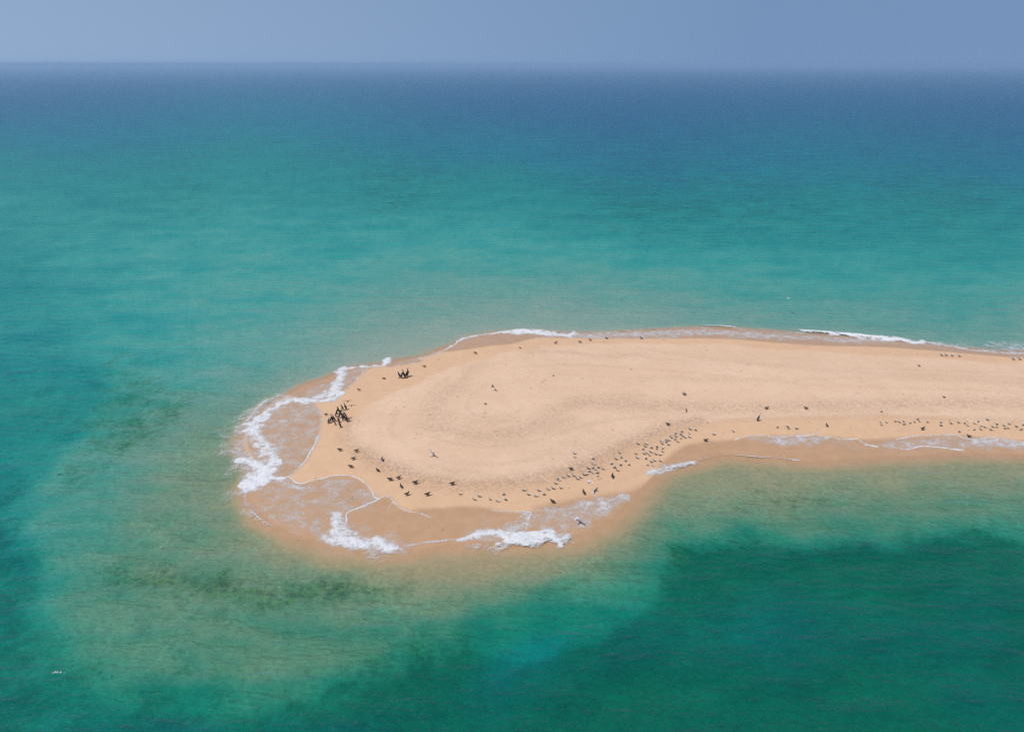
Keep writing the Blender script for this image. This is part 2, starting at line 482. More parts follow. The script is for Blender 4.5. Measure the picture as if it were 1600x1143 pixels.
# sea bed: pale sand, turf of weed, stones
under = t.step(depthN, .05, .5)
bedn = t.noise(p, .55, 6, .62, .6)
bedf = t.noise(p, 2.6, 4, .7)
bed = t.mix(t.step(bedf, .3, .7), (.375, .228, .128), (.46, .285, .165))
bedp = t.mix(t.step(bedf, .3, .7), (.37, .30, .24), (.43, .35, .28))
pale = t.at('pale')
bed = t.mix(pale, bed, bedp)
caustic_net = t.math('ABSOLUTE', t.math('SUBTRACT', t.noise(t.mapping(p, (1.3, .8, 1), .3), .5, 4, .6, .8), .5))  # web of caustic light, painted into the bed colour as pale lines
bed = t.mix(t.math('MULTIPLY', t.step(caustic_net, .05, .0, 0, .24), t.math('MULTIPLY', t.step(depthN, .3, .9), t.step(big, .42, .6))), bed, (.58, .47, .28))
wk = t.math('ADD', t.math('SUBTRACT', weed, .5), t.math('MULTIPLY', t.math('SUBTRACT', t.math('ADD', t.math('MULTIPLY', bedn, .6), t.math('MULTIPLY', t.noise(p, .17, 5, .6, .4), .4)), .5), 1.5))
weedmask = t.math('MULTIPLY', t.step(wk, -.28, .26), t.step(weed, .0, .25))
weedc = t.mix(t.step(bedf, .35, .65), (.055, .066, .036), (.25, .235, .075))
weedc = t.mix(t.step(depthN, 2.2, 4.2, 0, .8), weedc, (.085, .095, .05))
bed = t.mix(weedmask, bed, weedc)
stones = t.math('MULTIPLY', t.step(t.noise(p, 1.35, 2, .6), .70, .76), t.step(weed, .05, .3))
bed = t.mix(t.math('MULTIPLY', stones, .7), bed, (.04, .045, .03))
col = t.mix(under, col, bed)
rip = t.noise(t.mapping(p, (1, 3.0, 1), .4), 1.6, 3, .5)
hsum = t.math('ADD', t.math('MULTIPLY', grain, .5), t.math('ADD', t.math('MULTIPLY', rip, .6), t.math('MULTIPLY', wr, -.6)))
dryf = t.math('SUBTRACT', 1.0, t.math('MAXIMUM', soak, t.math('MULTIPLY', damp, .75)))
bmp = t.bump(hsum, t.math('ADD', t.math('MULTIPLY', dryf, .55), .05), .06)
bs = t.n('ShaderNodeBsdfPrincipled')
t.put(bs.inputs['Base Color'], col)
film = t.math('MULTIPLY', soak, t.math('SUBTRACT', 1.0, under))
t.put(bs.inputs['Roughness'], t.step(t.math('MAXIMUM', film, t.math('MULTIPLY', damp, .2)), 0, 1, .95, .3))
t.put(bs.inputs['Specular IOR Level'], t.step(film, 0, 1, .03, .35))
t.put(bs.inputs['Normal'], bmp)
t.put(t.out.inputs[0], bs.outputs[0])
M_SAND = t.m

ZS = ZS + np.where(SD > 2, .07 * WRK * (.5 + fbm(GX * .8, GY * .8, 3)), 0)
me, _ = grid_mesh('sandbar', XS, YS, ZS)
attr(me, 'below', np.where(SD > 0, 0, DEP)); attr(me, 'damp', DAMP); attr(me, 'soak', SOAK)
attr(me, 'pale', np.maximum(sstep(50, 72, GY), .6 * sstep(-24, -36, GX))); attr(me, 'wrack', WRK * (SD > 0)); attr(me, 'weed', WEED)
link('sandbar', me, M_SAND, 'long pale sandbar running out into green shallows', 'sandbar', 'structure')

# ------------------------------------------------------------------ sea surface
CRESTS = [   # swell heaping up just before it breaks: points, half width, height
 ([(700, 860), (760, 856), (820, 853), (880, 846), (930, 838), (965, 828)], .5, .12),
 ([(1010, 742), (1050, 733), (1090, 723), (1131, 714), (1200, 718), (1260, 722)], .4, .10),
 ([(386, 775), (392, 800), (415, 820), (445, 836)], .4, .10),
 ([(530, 862), (580, 868), (640, 864)], .4, .12),
 ([(375, 668), (398, 642), (420, 627), (445, 616)], .5, .16),
 ([(1040, 512), (1140, 511), (1260, 518), (1340, 524), (1440, 534)], .5, .18),
 ([(760, 520), (820, 516), (880, 519)], .5, .16)]
SW = np.zeros(GX.shape)
for pts, hw, h in CRESTS:
    P = curve(world_pts(pts), 5)
    m = (GX > P[:, 0].min() - 3) & (GX < P[:, 0].max() + 3) & (GY > P[:, 1].min() - 3) & (GY < P[:, 1].max() + 3)
    end = np.minimum(np.hypot(GX[m] - P[0, 0], GY[m] - P[0, 1]), np.hypot(GX[m] - P[-1, 0], GY[m] - P[-1, 1]))
    SW[m] = np.maximum(SW[m], h * sstep(0, 3, end) * np.exp(-(seg_dist(P, GX[m], GY[m]) / hw) ** 2))
ZW = 0.012 + SW

t = NT('sea_water')
p = t.pos()
d = t.at('depth')
# ripples: short chop crossing a longer swell
w1 = t.noise(t.mapping(p, (.75, 1.6, 1), .25), .55, 4, .6, .4)
w2 = t.noise(t.mapping(p, (1, 2.2, 1), -.2), 1.9, 4, .65, .3)
w3 = t.noise(t.mapping(p, (.5, 1.8, 1), .12), .09, 4, .6, 0)
w4 = t.noise(t.mapping(p, (.6, 1.9, 1), -.10), .26, 4, .6, 0)
hs = t.math('ADD', t.math('MULTIPLY', w1, .55), t.math('ADD', t.math('MULTIPLY', w2, .22), t.math('ADD', t.math('MULTIPLY', w3, 2.0), t.math('MULTIPLY', w4, 1.3))))
dn = t.noise(t.mapping(p, (1, 1.4, 1)), .35, 5, .6, .5)
chop = t.math('ADD', t.math('MULTIPLY', t.math('SUBTRACT', w1, .5), 1.1), t.math('MULTIPLY', t.math('SUBTRACT', w2, .5), .7))
streak = t.math('ADD', t.math('MULTIPLY', t.math('SUBTRACT', w4, .5), 1.7), t.math('ADD', t.math('MULTIPLY', t.math('SUBTRACT', w1, .5), .75), t.math('MULTIPLY', t.math('SUBTRACT', w3, .5), 1.5)))
streak = t.math('MULTIPLY', streak, t.step(d, .4, 2.6, .22, 1.0))
dd = t.math('MULTIPLY', d, t.math('MULTIPLY', t.step(dn, .2, .8, .88, 1.12), t.math('ADD', 1.0, t.math('MAXIMUM', t.math('ADD', streak, t.math('MULTIPLY', chop, .55)), -.16))))  # ripple light and dark also put into the tint by varying the depth
def power(base):
    return t.math('POWER', base, dd)
K = (0.51, 0.090, 0.069)
T = [power(math.exp(-k)) for k in K]
comb = t.n('ShaderNodeCombineColor')
for i in range(3):
    t.put(comb.inputs[i], T[i])
clear = t.at('clear')
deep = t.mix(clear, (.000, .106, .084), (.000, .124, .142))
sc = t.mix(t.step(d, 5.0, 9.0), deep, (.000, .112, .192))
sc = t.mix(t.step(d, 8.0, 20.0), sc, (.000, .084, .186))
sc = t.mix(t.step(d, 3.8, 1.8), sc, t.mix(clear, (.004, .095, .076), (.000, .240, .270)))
inv = [t.math('SUBTRACT', 1.0, t.math('MULTIPLY', x, x)) for x in T]
cinv = t.n('ShaderNodeCombineColor')
for i in range(3):
    t.put(cinv.inputs[i], inv[i])
sway = t.math('ADD', streak, chop)
ripple_shade = t.n('ShaderNodeCombineColor')                   # light and dark of the ripples painted into the water colour
for i in range(3):
    t.put(ripple_shade.inputs[i], t.math('SUBTRACT', 1.0, t.math('MULTIPLY', sway, (.9, .68, .55)[i]), clamp=False))
sc = t.mix(1.0, sc, ripple_shade.outputs[0], 'MULTIPLY')
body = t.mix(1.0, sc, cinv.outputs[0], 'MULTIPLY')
calm = t.step(d, .02, 1.2, .12, 1.0)
nb = t.bump(hs, calm, .65)
ng = t.bump(hs, calm, .20)
tr = t.n('ShaderNodeBsdfTransparent'); t.put(tr.inputs[0], comb.outputs[0])
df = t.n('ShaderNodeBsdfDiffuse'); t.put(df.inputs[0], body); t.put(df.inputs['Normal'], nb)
ad = t.n('ShaderNodeAddShader'); t.put(ad.inputs[0], tr.outputs[0]); t.put(ad.inputs[1], df.outputs[0])
gl = t.n('ShaderNodeBsdfGlossy'); t.put(gl.inputs['Roughness'], .30); t.put(gl.inputs['Normal'], ng)
fr = t.n('ShaderNodeFresnel'); fr.inputs[0].default_value = 1.33; t.put(fr.inputs['Normal'], nb)
mx = t.n('ShaderNodeMixShader')
t.put(mx.inputs[0], t.math('MULTIPLY', fr.outputs[0], .42))
t.put(mx.inputs[1], ad.outputs[0]); t.put(mx.inputs[2], gl.outputs[0])
t.put(t.out.inputs[0], mx.outputs[0])
M_SEA = t.m
me, _ = grid_mesh('sea', XS, YS, ZW)
attr(me, 'depth', np.where(SD > 0, 0, DEP))
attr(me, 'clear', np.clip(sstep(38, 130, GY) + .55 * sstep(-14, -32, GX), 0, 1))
link('sea', me, M_SEA, 'green to deep blue sea around the sandbar', 'sea', 'structure')

# ------------------------------------------------------------------ foam
FSTROKES = [  # points, half width (m), density
 # back beach
 ([(696, 546), (719, 532), (738, 526), (762, 522), (781, 520), (801, 519.5)], .22, .9),
 ([(801, 519.5), (820, 518), (840, 520), (856, 521), (874, 523), (892, 524)], .75, 1.15),
 ([(892, 524), (925, 525), (953, 525), (981, 521), (1000, 525)], .55, .62),
 ([(838, 527.5), (897, 527.5), (953, 528.4), (1000, 528.4), (1060, 527)], .16, .7),
 ([(1097, 509.5), (1120, 510), (1143, 511.5)], .15, .9),
 ([(1257, 517), (1280, 519), (1306, 522.5)], .42, 1.1),
 ([(1316, 522.5), (1345, 525), (1375, 528), (1410, 532), (1440, 535.5)], .62, 1.2),
 ([(1440, 535.5), (1476, 539), (1506, 545), (1540, 548), (1574, 551), (1605, 552)], .3, .75),
 ([(1560, 539), (1580, 544), (1605, 548)], .9, .55),
 ([(1150, 514), (1200, 519), (1260, 522)], .3, .45),
 # left back corner
 ([(690, 550), (672, 559), (652, 566), (622, 570.5), (612, 573)], .14, .75),
 ([(608, 560), (604, 565), (599, 570)], .38, 1.2),
 ([(600, 571), (588, 572), (576, 574), (565, 571.5)], .3, 1.0),
 ([(576, 576), (570, 578), (559, 591), (544, 605), (531, 614)], .10, .95),
 ([(545, 575), (532, 581), (531, 595), (525, 607), (516, 617)], .55, 1.05),
 ([(531, 614), (523, 622), (507, 625), (480, 624), (456, 624)], .30, 1.15),
 ([(516, 612), (505, 618), (492, 622)], .9, .85),
 # big left breaker
 ([(458, 623), (434, 633), (411, 651), (394, 665), (393, 676)], .62, 1.05),
 ([(393, 670), (400, 679), (411, 695), (419, 710), (424, 722), (416, 731)], .62, .95),
 ([(378, 666), (401, 641), (419, 627), (436, 617)], .14, .7),
 ([(378, 718), (397, 725), (410, 737)], .5, 1.1),
 ([(412, 730), (404, 746), (390, 757)], .95, 1.3),
 ([(408, 742), (425, 745), (444, 746.5)], .28, 1.1),
 ([(446, 746), (463, 735.5), (481, 715), (492, 693), (496, 683)], .11, 1.0),
 ([(495, 686), (501, 660), (499, 644), (491, 634), (468, 626)], .26, .50),
 ([(388, 758), (384, 770), (384, 785), (395, 800), (410, 815), (427, 822)], .12, .7),
 # front lobes
 ([(452, 746), (470, 755), (490, 750), (530, 742.5), (556, 746), (571, 755), (581, 768), (583.7, 776), (592, 778.5)], .10, 1.3),
 ([(592, 778.7), (572, 789), (545, 801), (540, 816)], .10, 1.05),
 ([(592, 777.5), (607, 776), (617, 786), (625, 794), (640, 799), (660, 803), (674, 809)], .075, 1.0),
 ([(614, 784), (606, 797)], .06, .6),
 ([(528, 805), (524, 815), (522, 828), (532, 842)], .45, .95),
 ([(525, 822), (540, 827), (556, 831)], .38, .9),
 ([(523, 840), (555, 846), (582, 849), (602, 851), (619, 853)], .62, 1.1),
 ([(545, 853), (570, 858), (602, 858)], .35, .75),
 ([(620, 853), (650, 849), (683, 845), (723, 841)], .16, .6),
 ([(721, 841), (746, 835), (775, 833), (801, 838)], .25, 1.05),
 ([(797, 841), (826, 842), (850, 838), (872, 841)], .55, 1.35),
 ([(815, 836), (840, 831), (860, 831)], .3, 1.2),
 ([(830, 849), (858, 846), (885, 839)], .3, 1.05),
 ([(762, 794.6), (775, 798), (790, 799.5), (824, 799)], .08, .8),
 ([(826, 799.5), (816, 805), (804, 814)], .10, .75),
 ([(824, 799), (829, 801), (827, 806), (823, 818), (821, 831)], .12, .7),
 ([(930, 764), (927.5, 769), (933, 778)], .09, .8),
 ([(838, 795), (884, 793), (927, 781), (976, 776)], .35, .62),
 ([(918, 784), (932, 783), (948, 787)], .45, .75),
 ([(976, 777), (950, 793), (927, 806), (908, 820)], .3, .62),
 # right front
 ([(1019, 739), (1037, 732), (1062, 728), (1082, 723)], .30, .85),
 ([(1082, 723.5), (1105, 716), (1131, 712), (1150, 712)], .09, .7),
 ([(1140, 712), (1172, 713.4), (1197, 715), (1217, 717), (1250, 719)], .13, .9),
 ([(1146, 687), (1159, 682.5), (1178, 680.6), (1199, 679.7), (1204, 682.5), (1234, 681.6), (1259, 680.6), (1277, 678), (1283, 681.6), (1300, 682.5), (1315, 687), (1339, 686), (1349, 692), (1362, 696.6), (1371, 697.5)], .11, 1.0),
 ([(1352, 694), (1371, 697.5)], .16, 1.1),
 ([(1401, 686), (1424, 681.6), (1459, 679.7), (1493, 678.7), (1504, 682.5), (1525, 686), (1549, 682.5), (1572, 687), (1605, 692)], .13, .95),
 ([(1394, 697), (1416, 702), (1435, 696.6), (1459, 697.5), (1474, 700), (1503, 702)], .16, .95),
 ([(1525, 689), (1549, 688), (1575, 691), (1605, 697)], .5, .8),
 # stray flecks
 ([(82.6, 1051), (84, 1049.6)], .035, 1.3), ([(86, 1051), (86.8, 1049.8)], .04, 1.4), ([(89, 1051), (90.3, 1049.8)], .04, 1.4), ([(93.2, 1051.6), (94.6, 1050)], .05, 1.4), ([(98, 1051.5), (102, 1051.5)], .03, .6),  # row of sun glints on the water, painted as white foam specks
 ([(183, 502), (186, 503.5)], .10, .8), ([(250, 856), (253, 853)], .05, .6), ([(136, 1032), (138, 1031)], .03, .9),
]
FAREAS = [
 ([(826, 799), (806, 812), (790, 828), (800, 836), (824, 834), (832, 806)], .55, .4),
 ([(360, 668), (395, 636), (430, 615), (460, 612), (460, 626), (430, 645), (405, 668), (428, 722), (412, 745), (396, 735), (385, 700)], .46, .9),
 ([(352, 700), (380, 690), (405, 705), (415, 735), (395, 765), (380, 770), (372, 745), (350, 730)], .46, 1.2),
 ([(500, 800), (530, 800), (560, 824), (610, 838), (640, 852), (600, 868), (550, 864), (510, 845)], .44, .8),  # closed outline, density, feather (m)
 ([(885, 521), (960, 518), (1000, 516), (1110, 514), (1190, 520), (1262, 523), (1337, 527), (1400, 533), (1337, 536), (1262, 531), (1187, 529), (1110, 525), (1000, 527), (900, 527)], .50, .8),
 ([(1540, 538), (1605, 536), (1605, 552), (1560, 549)], .36, .9),
 ([(1440, 534), (1500, 536), (1520, 545), (1480, 545)], .3, .8),
 ([(566, 572), (576, 575), (560, 590), (545, 603), (532, 612), (534, 584)], .36, .3),
 ([(690, 547), (640, 562), (620, 569), (630, 570), (690, 552)], .36, .3),
 ([(505, 600), (530, 596), (528, 615), (500, 622), (470, 622), (480, 612)], .42, .5),
 ([(425, 640), (455, 626), (485, 631), (498, 640), (501, 660), (494, 690), (480, 714), (460, 735), (445, 744), (425, 740), (424, 718), (410, 690), (400, 668)], .36, .5),
 ([(450, 640), (490, 640), (496, 670), (470, 705), (445, 700), (440, 660)], .36, 1.0),
 ([(452, 690), (470, 690), (465, 730), (450, 738)], .42, .8),
 ([(345, 695), (365, 690), (395, 700), (410, 715), (408, 740), (385, 735), (362, 728), (348, 716)], .42, 1.0),
 ([(335, 672), (368, 668), (372, 684), (350, 690)], .30, .8),
 ([(395, 710), (425, 715), (430, 742), (395, 758)], .55, .8),
 ([(352, 765), (370, 760), (374, 774), (356, 780)], .42, .5),
 ([(368, 770), (384, 778), (398, 802), (424, 822), (410, 822), (384, 806)], .46, .6),
 ([(425, 746), (450, 747), (471, 757), (476, 764), (462, 768), (440, 758)], .55, .4),
 ([(400, 766), (470, 757), (530, 745), (565, 755), (582, 775), (545, 800), (536, 815), (500, 832), (450, 826), (402, 792)], .33, .6),
 ([(585, 774), (583, 779), (530, 800), (500, 815), (465, 822), (452, 812), (490, 799), (530, 786)], .45, .8),
 ([(505, 760), (530, 772), (510, 785), (470, 800), (420, 800), (440, 788), (480, 778)], .40, .7),
 ([(395, 792), (415, 790), (460, 810), (500, 828), (530, 838), (510, 838), (440, 822)], .36, .5),
 ([(518, 806), (540, 808), (556, 832), (600, 842), (620, 853), (600, 861), (560, 860), (530, 850), (518, 832)], .62, .4),
 ([(610, 800), (600, 812), (540, 820), (548, 804), (590, 786)], .12, .6),
 ([(766, 829), (804, 809), (826, 800), (841, 795), (884, 794), (927, 781), (976, 777), (930, 806), (896, 829), (870, 832), (820, 834), (780, 834)], .38, .4),
 ([(870, 800), (915, 788), (935, 788), (915, 812), (890, 815)], .42, .6),
 ([(725, 852), (760, 850), (792, 853), (790, 861), (740, 862)], .44, .4),
 ([(740, 838), (800, 840), (880, 832), (885, 845), (820, 852), (760, 846)], .50, .35),
 ([(745, 800), (800, 802), (806, 812), (770, 830), (720, 836), (740, 815)], .16, .8),
 ([(1020, 736), (1060, 724), (1085, 722), (1080, 728), (1050, 735), (1022, 742)], .62, .25),
 ([(1160, 684), (1200, 681), (1280, 680), (1300, 686), (1270, 694), (1244, 699), (1210, 694), (1180, 688)], .46, .5),
 ([(1290, 684), (1345, 690), (1365, 698), (1340, 706), (1300, 700)], .20, .6),
 ([(1380, 693), (1424, 683), (1495, 680), (1525, 688), (1600, 694), (1605, 702), (1560, 702), (1500, 701), (1440, 698), (1410, 702), (1385, 699)], .40, .5),
 ([(1515, 685), (1560, 684), (1605, 692), (1605, 700), (1550, 697)], .58, .4),
]
fx = np.arange(-32, 66, .06); fy = np.arange(17.5, 88, .06)
FX, FY = np.meshgrid(fx, fy)
FD = np.zeros(FX.shape, np.float64)
def window(P, pad):
    i0, i1 = np.searchsorted(fx, [P[:, 0].min() - pad, P[:, 0].max() + pad])
    j0, j1 = np.searchsorted(fy, [P[:, 1].min() - pad, P[:, 1].max() + pad])
    return slice(j0, j1), slice(i0, i1)
for pts, den, fe in FAREAS:
    P = curve(sand_pts(pts), 4, True)
    w = window(P, 2)
    s = sdf(P, FX[w], FY[w]) + (fbm(FX[w] * 1.1, FY[w] * 1.1, 3) - .5) * fe * 2.2
    v = den * sstep(-fe, fe, s)
    FD[w] = np.maximum(FD[w], v)
for pts, hw, den in FSTROKES:
    hw = hw * .84 if hw > .3 else hw
    P = curve(sand_pts(pts), 6)
    w = window(P, 3)
    x, y = FX[w], FY[w]
    wob = (np.stack([vnoise(x * 1.2, y * 1.2), vnoise(x * 1.2 + 31, y * 1.2 + 7)]) - .5) * min(hw * 1.6, .8)
    dist = seg_dist(P, x + wob[0], y + wob[1])
    hwv = hw * (0.65 + 0.7 * vnoise(x * .8 + 3, y * .8))
    if hw > .2:
        rag = (fbm(x * 2.1 + 5, y * 2.1, 3) - .5) * 1.1
        v = .86 * den * np.clip(1 - (dist / (2.0 * hwv)) ** 1.6 + rag * np.clip(dist / hwv, 0, 1), 0, 1)
        v = v * sstep(2.6, 1.6, dist / hwv)
    else:
        v = den * (.72 + .5 * vnoise(x * .55 + 11, y * .55)) * np.exp(-(dist / (.62 * hwv)) ** 2)
    FD[w] = np.maximum(FD[w], v)
FD = np.clip(FD, 0, 1.4)
xi = np.clip(np.searchsorted(XS, fx) - 1, 0, len(XS) - 2); yi = np.clip(np.searchsorted(YS, fy) - 1, 0, len(YS) - 2)
ZF = np.maximum(z_at(FX, FY), 0.0)
def bil(A):
    a = ((fx - XS[xi]) / (XS[xi + 1] - XS[xi]))[None, :]; b = ((fy - YS[yi]) / (YS[yi + 1] - YS[yi]))[:, None]
    A00 = A[np.ix_(yi, xi)]; A01 = A[np.ix_(yi, xi + 1)]; A10 = A[np.ix_(yi + 1, xi)]; A11 = A[np.ix_(yi + 1, xi + 1)]
    return (A00 * (1 - a) + A01 * a) * (1 - b) + (A10 * (1 - a) + A11 * a) * b
ZF = np.maximum(bil(ZS), bil(ZW)) + 0.010 + 0.06 * sstep(.45, 1.3, FD) * (.4 + fbm(FX * 1.6, FY * 1.6, 4))
t = NT('sea_foam')
p = t.pos()
den = t.at('lather')
warp = t.n('ShaderNodeTexNoise'); t.put(warp.inputs['Vector'], p); warp.inputs['Scale'].default_value = .8; warp.inputs['Detail'].default_value = 3
wv = t.n('ShaderNodeVectorMath', operation='MULTIPLY_ADD')
t.put(wv.inputs[0], warp.outputs['Color']); wv.inputs[1].default_value = (1.6, 1.6, 0); t.put(wv.inputs[2], p)
vor = t.n('ShaderNodeTexVoronoi', feature='DISTANCE_TO_EDGE')
t.put(vor.inputs['Vector'], t.mapping(wv.outputs[0], (1.0, 1.5, 0), .5)); vor.inputs['Scale'].default_value = 1.9
cell = t.math('MULTIPLY', vor.outputs['Distance'], 2.4)
n1 = t.noise(t.mapping(wv.outputs[0], (1.0, 1.9, 0), .6), 2.6, 4, .6, 1.0)
ridge = t.math('MULTIPLY', t.math('ABSOLUTE', t.math('SUBTRACT', n1, .5)), 6.5)
fine = t.noise(p, 5.0, 4, .7)
mid = t.noise(p, 1.1, 4, .6)
lace = t.math('MINIMUM', t.math('MINIMUM', cell, ridge), 1.0)
thr = t.math('ADD', t.math('MULTIPLY', lace, .78), t.math('MULTIPLY', t.math('SUBTRACT', t.math('ADD', t.math('MULTIPLY', fine, .6), t.math('MULTIPLY', mid, 1.3)), .80), .95))
al = t.step(t.math('SUBTRACT', den, thr), -.16, .60)
al = t.math('MULTIPLY', al, t.step(den, .03, .20))
al = t.math('MULTIPLY', al, t.step(den, .15, 1.0, .60, .93))
wd = t.n('ShaderNodeBsdfDiffuse')
t.put(wd.inputs[0], t.mix(t.step(fine, .3, .7), (.60, .63, .66), (.74, .74, .74)))
t.put(wd.inputs['Normal'], t.bump(t.math('ADD', fine, t.math('MULTIPLY', t.noise(p, 2.2, 3, .6), 1.6)), .6, .12))
tr = t.n('ShaderNodeBsdfTransparent')
mx = t.n('ShaderNodeMixShader')
t.put(mx.inputs[0], al); t.put(mx.inputs[1], tr.outputs[0]); t.put(mx.inputs[2], wd.outputs[0])
t.put(t.out.inputs[0], mx.outputs[0])
M_FOAM = t.m
me, idx = grid_mesh('sea_foam', fx, fy, ZF, FD > 0.05)
attr(me, 'lather', FD.ravel()[idx])
link('sea_foam', me, M_FOAM, 'white lacy foam of small waves breaking round the sandbar', 'foam', 'stuff')
# ------------------------------------------------------------------ birds
def plumage_mat():
    t = NT('plumage')
    a = t.n('ShaderNodeAttribute', attribute_name='plumage')
    f = t.noise(t.n('ShaderNodeTexCoord').outputs['Object'], 30, 3, .6)
    b = t.n('ShaderNodeBsdfPrincipled')
    t.put(b.inputs['Base Color'], t.mix(t.step(f, .3, .7, 0, .3), a.outputs['Color'], (.02, .018, .016)))
    t.put(b.inputs['Roughness'], .7); t.put(b.inputs['Specular IOR Level'], .25)
    t.put(t.out.inputs[0], b.outputs[0])
    return t.m
M_PLUME = plumage_mat()

def tube(V, F, C, pts, sides=10):
    """pts: (x, y, z, half width, half height, colour); rings stand across the path."""
    P = [Vector(q[:3]) for q in pts]
    base = len(V)
    for i, q in enumerate(pts):
        d = (P[min(i + 1, len(P) - 1)] - P[max(i - 1, 0)]).normalized()
        side = Vector((0, 1, 0)) if abs(d.y) < .85 else Vector((1, 0, 0))
        up = side.cross(d).normalized(); side = d.cross(up).normalized()
        for k in range(sides):
            a = 2 * math.pi * k / sides
            V.append(P[i] + side * (q[3] * math.cos(a)) + up * (q[4] * math.sin(a))); C.append(q[5])
    n = len(pts)
    for i in range(n - 1):
        for k in range(sides):
            a = base + i * sides + k; b = base + i * sides + (k + 1) % sides
            F.append((a, b, b + sides, a + sides))
    F.append(tuple(base + k for k in reversed(range(sides)))); F.append(tuple(base + (n - 1) * sides + k for k in range(sides)))

def bird_mesh(name, tubes, voxel):
    """Grow the limbs into ONE continuous skin and carry the feather colours over."""
    V, F, C = [], [], []
    for q in tubes:
        tube(V, F, C, q)
    me = bpy.data.meshes.new(name + '_cage'); me.from_pydata(V, [], F); me.update()
    o = bpy.data.objects.new(name + '_cage', me); COL.objects.link(o)
    md = o.modifiers.new('r', 'REMESH'); md.mode = 'VOXEL'; md.voxel_size = voxel; md.use_smooth_shade = True
    dg = bpy.context.evaluated_depsgraph_get(); dg.update()
    out = bpy.data.meshes.new_from_object(o.evaluated_get(dg)); out.name = name
    bpy.data.objects.remove(o); bpy.data.meshes.remove(me)
    co = np.empty(len(out.vertices) * 3, np.float32); out.vertices.foreach_get('co', co); co = co.reshape(-1, 3)
    src, cc = np.array([tuple(v) for v in V]), np.array(C)
    near_i = ((co[:, None, :] - src[None]) ** 2).sum(-1).argmin(1)
    a = out.attributes.new('plumage', 'FLOAT_COLOR', 'POINT')
    a.data.foreach_set('color', np.hstack([cc[near_i], np.ones((len(co), 1))]).astype(np.float32).ravel())
    out.materials.clear(); out.materials.append(M_PLUME)
    return out

def shag(kind='alert', blk=(.012, .010, .010), wing=(.022, .018, .016), bill=(.05, .045, .04)):
    neck = {
     'alert': [(.055, 0, .58, .036, .038, blk), (.05, 0, .66, .030, .032, blk), (.075, 0, .73, .032, .034, blk), (.115, 0, .755, .028, .032, blk), (.155, 0, .752, .014, .016, bill), (.225, 0, .742, .007, .008, bill)],
     'crook': [(.085, 0, .57, .036, .038, blk), (.06, 0, .62, .032, .034, blk), (.095, 0, .665, .034, .034, blk), (.135, 0, .675, .028, .03, blk), (.175, 0, .665, .013, .015, bill), (.24, 0, .645, .007, .008, bill)],
     'preen': [(.10, 0, .56, .036, .038, blk), (.12, .03, .61, .030, .032, blk), (.07, .08, .62, .032, .034, blk), (.02, .10, .57, .028, .030, blk), (-.01, .11, .53, .013, .015, bill), (-.04, .11, .47, .007, .008, bill)],
     'gape': [(.055, 0, .58, .036, .038, blk), (.045, 0, .67, .030, .032, blk), (.06, 0, .74, .034, .034, blk), (.10, 0, .765, .030, .032, blk), (.15, 0, .785, .015, .016, bill), (.23, 0, .82, .008, .009, bill)],
    }['alert' if kind == 'wings' else kind]
    T = [[(-.17, 0, .03, .035, .012, wing), (-.12, 0, .10, .05, .025, wing), (-.07, 0, .20, .072, .062, blk), (-.02, 0, .32, .088, .086, blk), (.03, 0, .44, .084, .082, blk), (.06, 0, .52, .056, .060, blk)] + neck]
    for s in (-1, 1):
        if kind == 'wings':
            T.append([(.06, .06 * s, .48, .05, .03, wing), (.05, .22 * s, .54, .035, .06, wing), (.0, .38 * s, .50, .02, .09, wing), (-.06, .50 * s, .40, .012, .08, wing)])
        else:
            T.append([(.05, .075 * s, .47, .025, .03, wing), (-.01, .09 * s, .37, .028, .06, wing), (-.07, .072 * s, .24, .022, .05, wing), (-.14, .03 * s, .08, .012, .02, wing)])
        T.append([(-.03, .045 * s, .24, .03, .035, blk), (-.005, .05 * s, .12, .017, .017, blk), (-.01, .055 * s, .02, .014, .014, bill)])
        T.append([(-.03, .055 * s, .014, .02, .012, bill), (.04, .065 * s, .014, .032, .011, bill), (.085, .07 * s, .012, .03, .009, bill)])
    return T

def gull(head, back, belly, bill, legs, tips, stance='stand', raise_=0.0):
    h = {'stand': .0, 'sit': -.085, 'walk': .0}[stance]
    r = raise_
    T = [[(-.215, 0, .185 + h, .035, .012, back), (-.15, 0, .185 + h, .055, .038, back), (-.05, 0, .178 + h, .078, .072, belly), (.06, 0, .185 + h, .078, .075, head if r >= 0 else belly),
          (.115, 0, .225 + h, .052, .055, head), (.145, 0, .272 + h + r, .042, .044, head), (.185, 0, .280 + h + r, .032, .034, head), (.215, 0, .272 + h + r, .014, .015, bill), (.262, 0, .258 + h + r, .007, .008, bill)]]
    for s in (-1, 1):
        T.append([(.06, .066 * s, .205 + h, .025, .035, back), (-.04, .078 * s, .205 + h, .028, .045, back), (-.17, .05 * s, .205 + h, .020, .028, back), (-.255, .014 * s, .20 + h, .012, .012, tips)])
        if stance != 'sit':
            f = .035 * s if stance == 'walk' else 0
            T.append([(-.01, .035 * s, .14, .018, .02, belly), (-.005 + f, .037 * s, .07, .010, .010, legs), (f, .04 * s, .012, .010, .010, legs)])
            T.append([(-.015 + f, .04 * s, .010, .012, .009, legs), (.05 + f, .045 * s, .009, .020, .008, legs)])
    return T

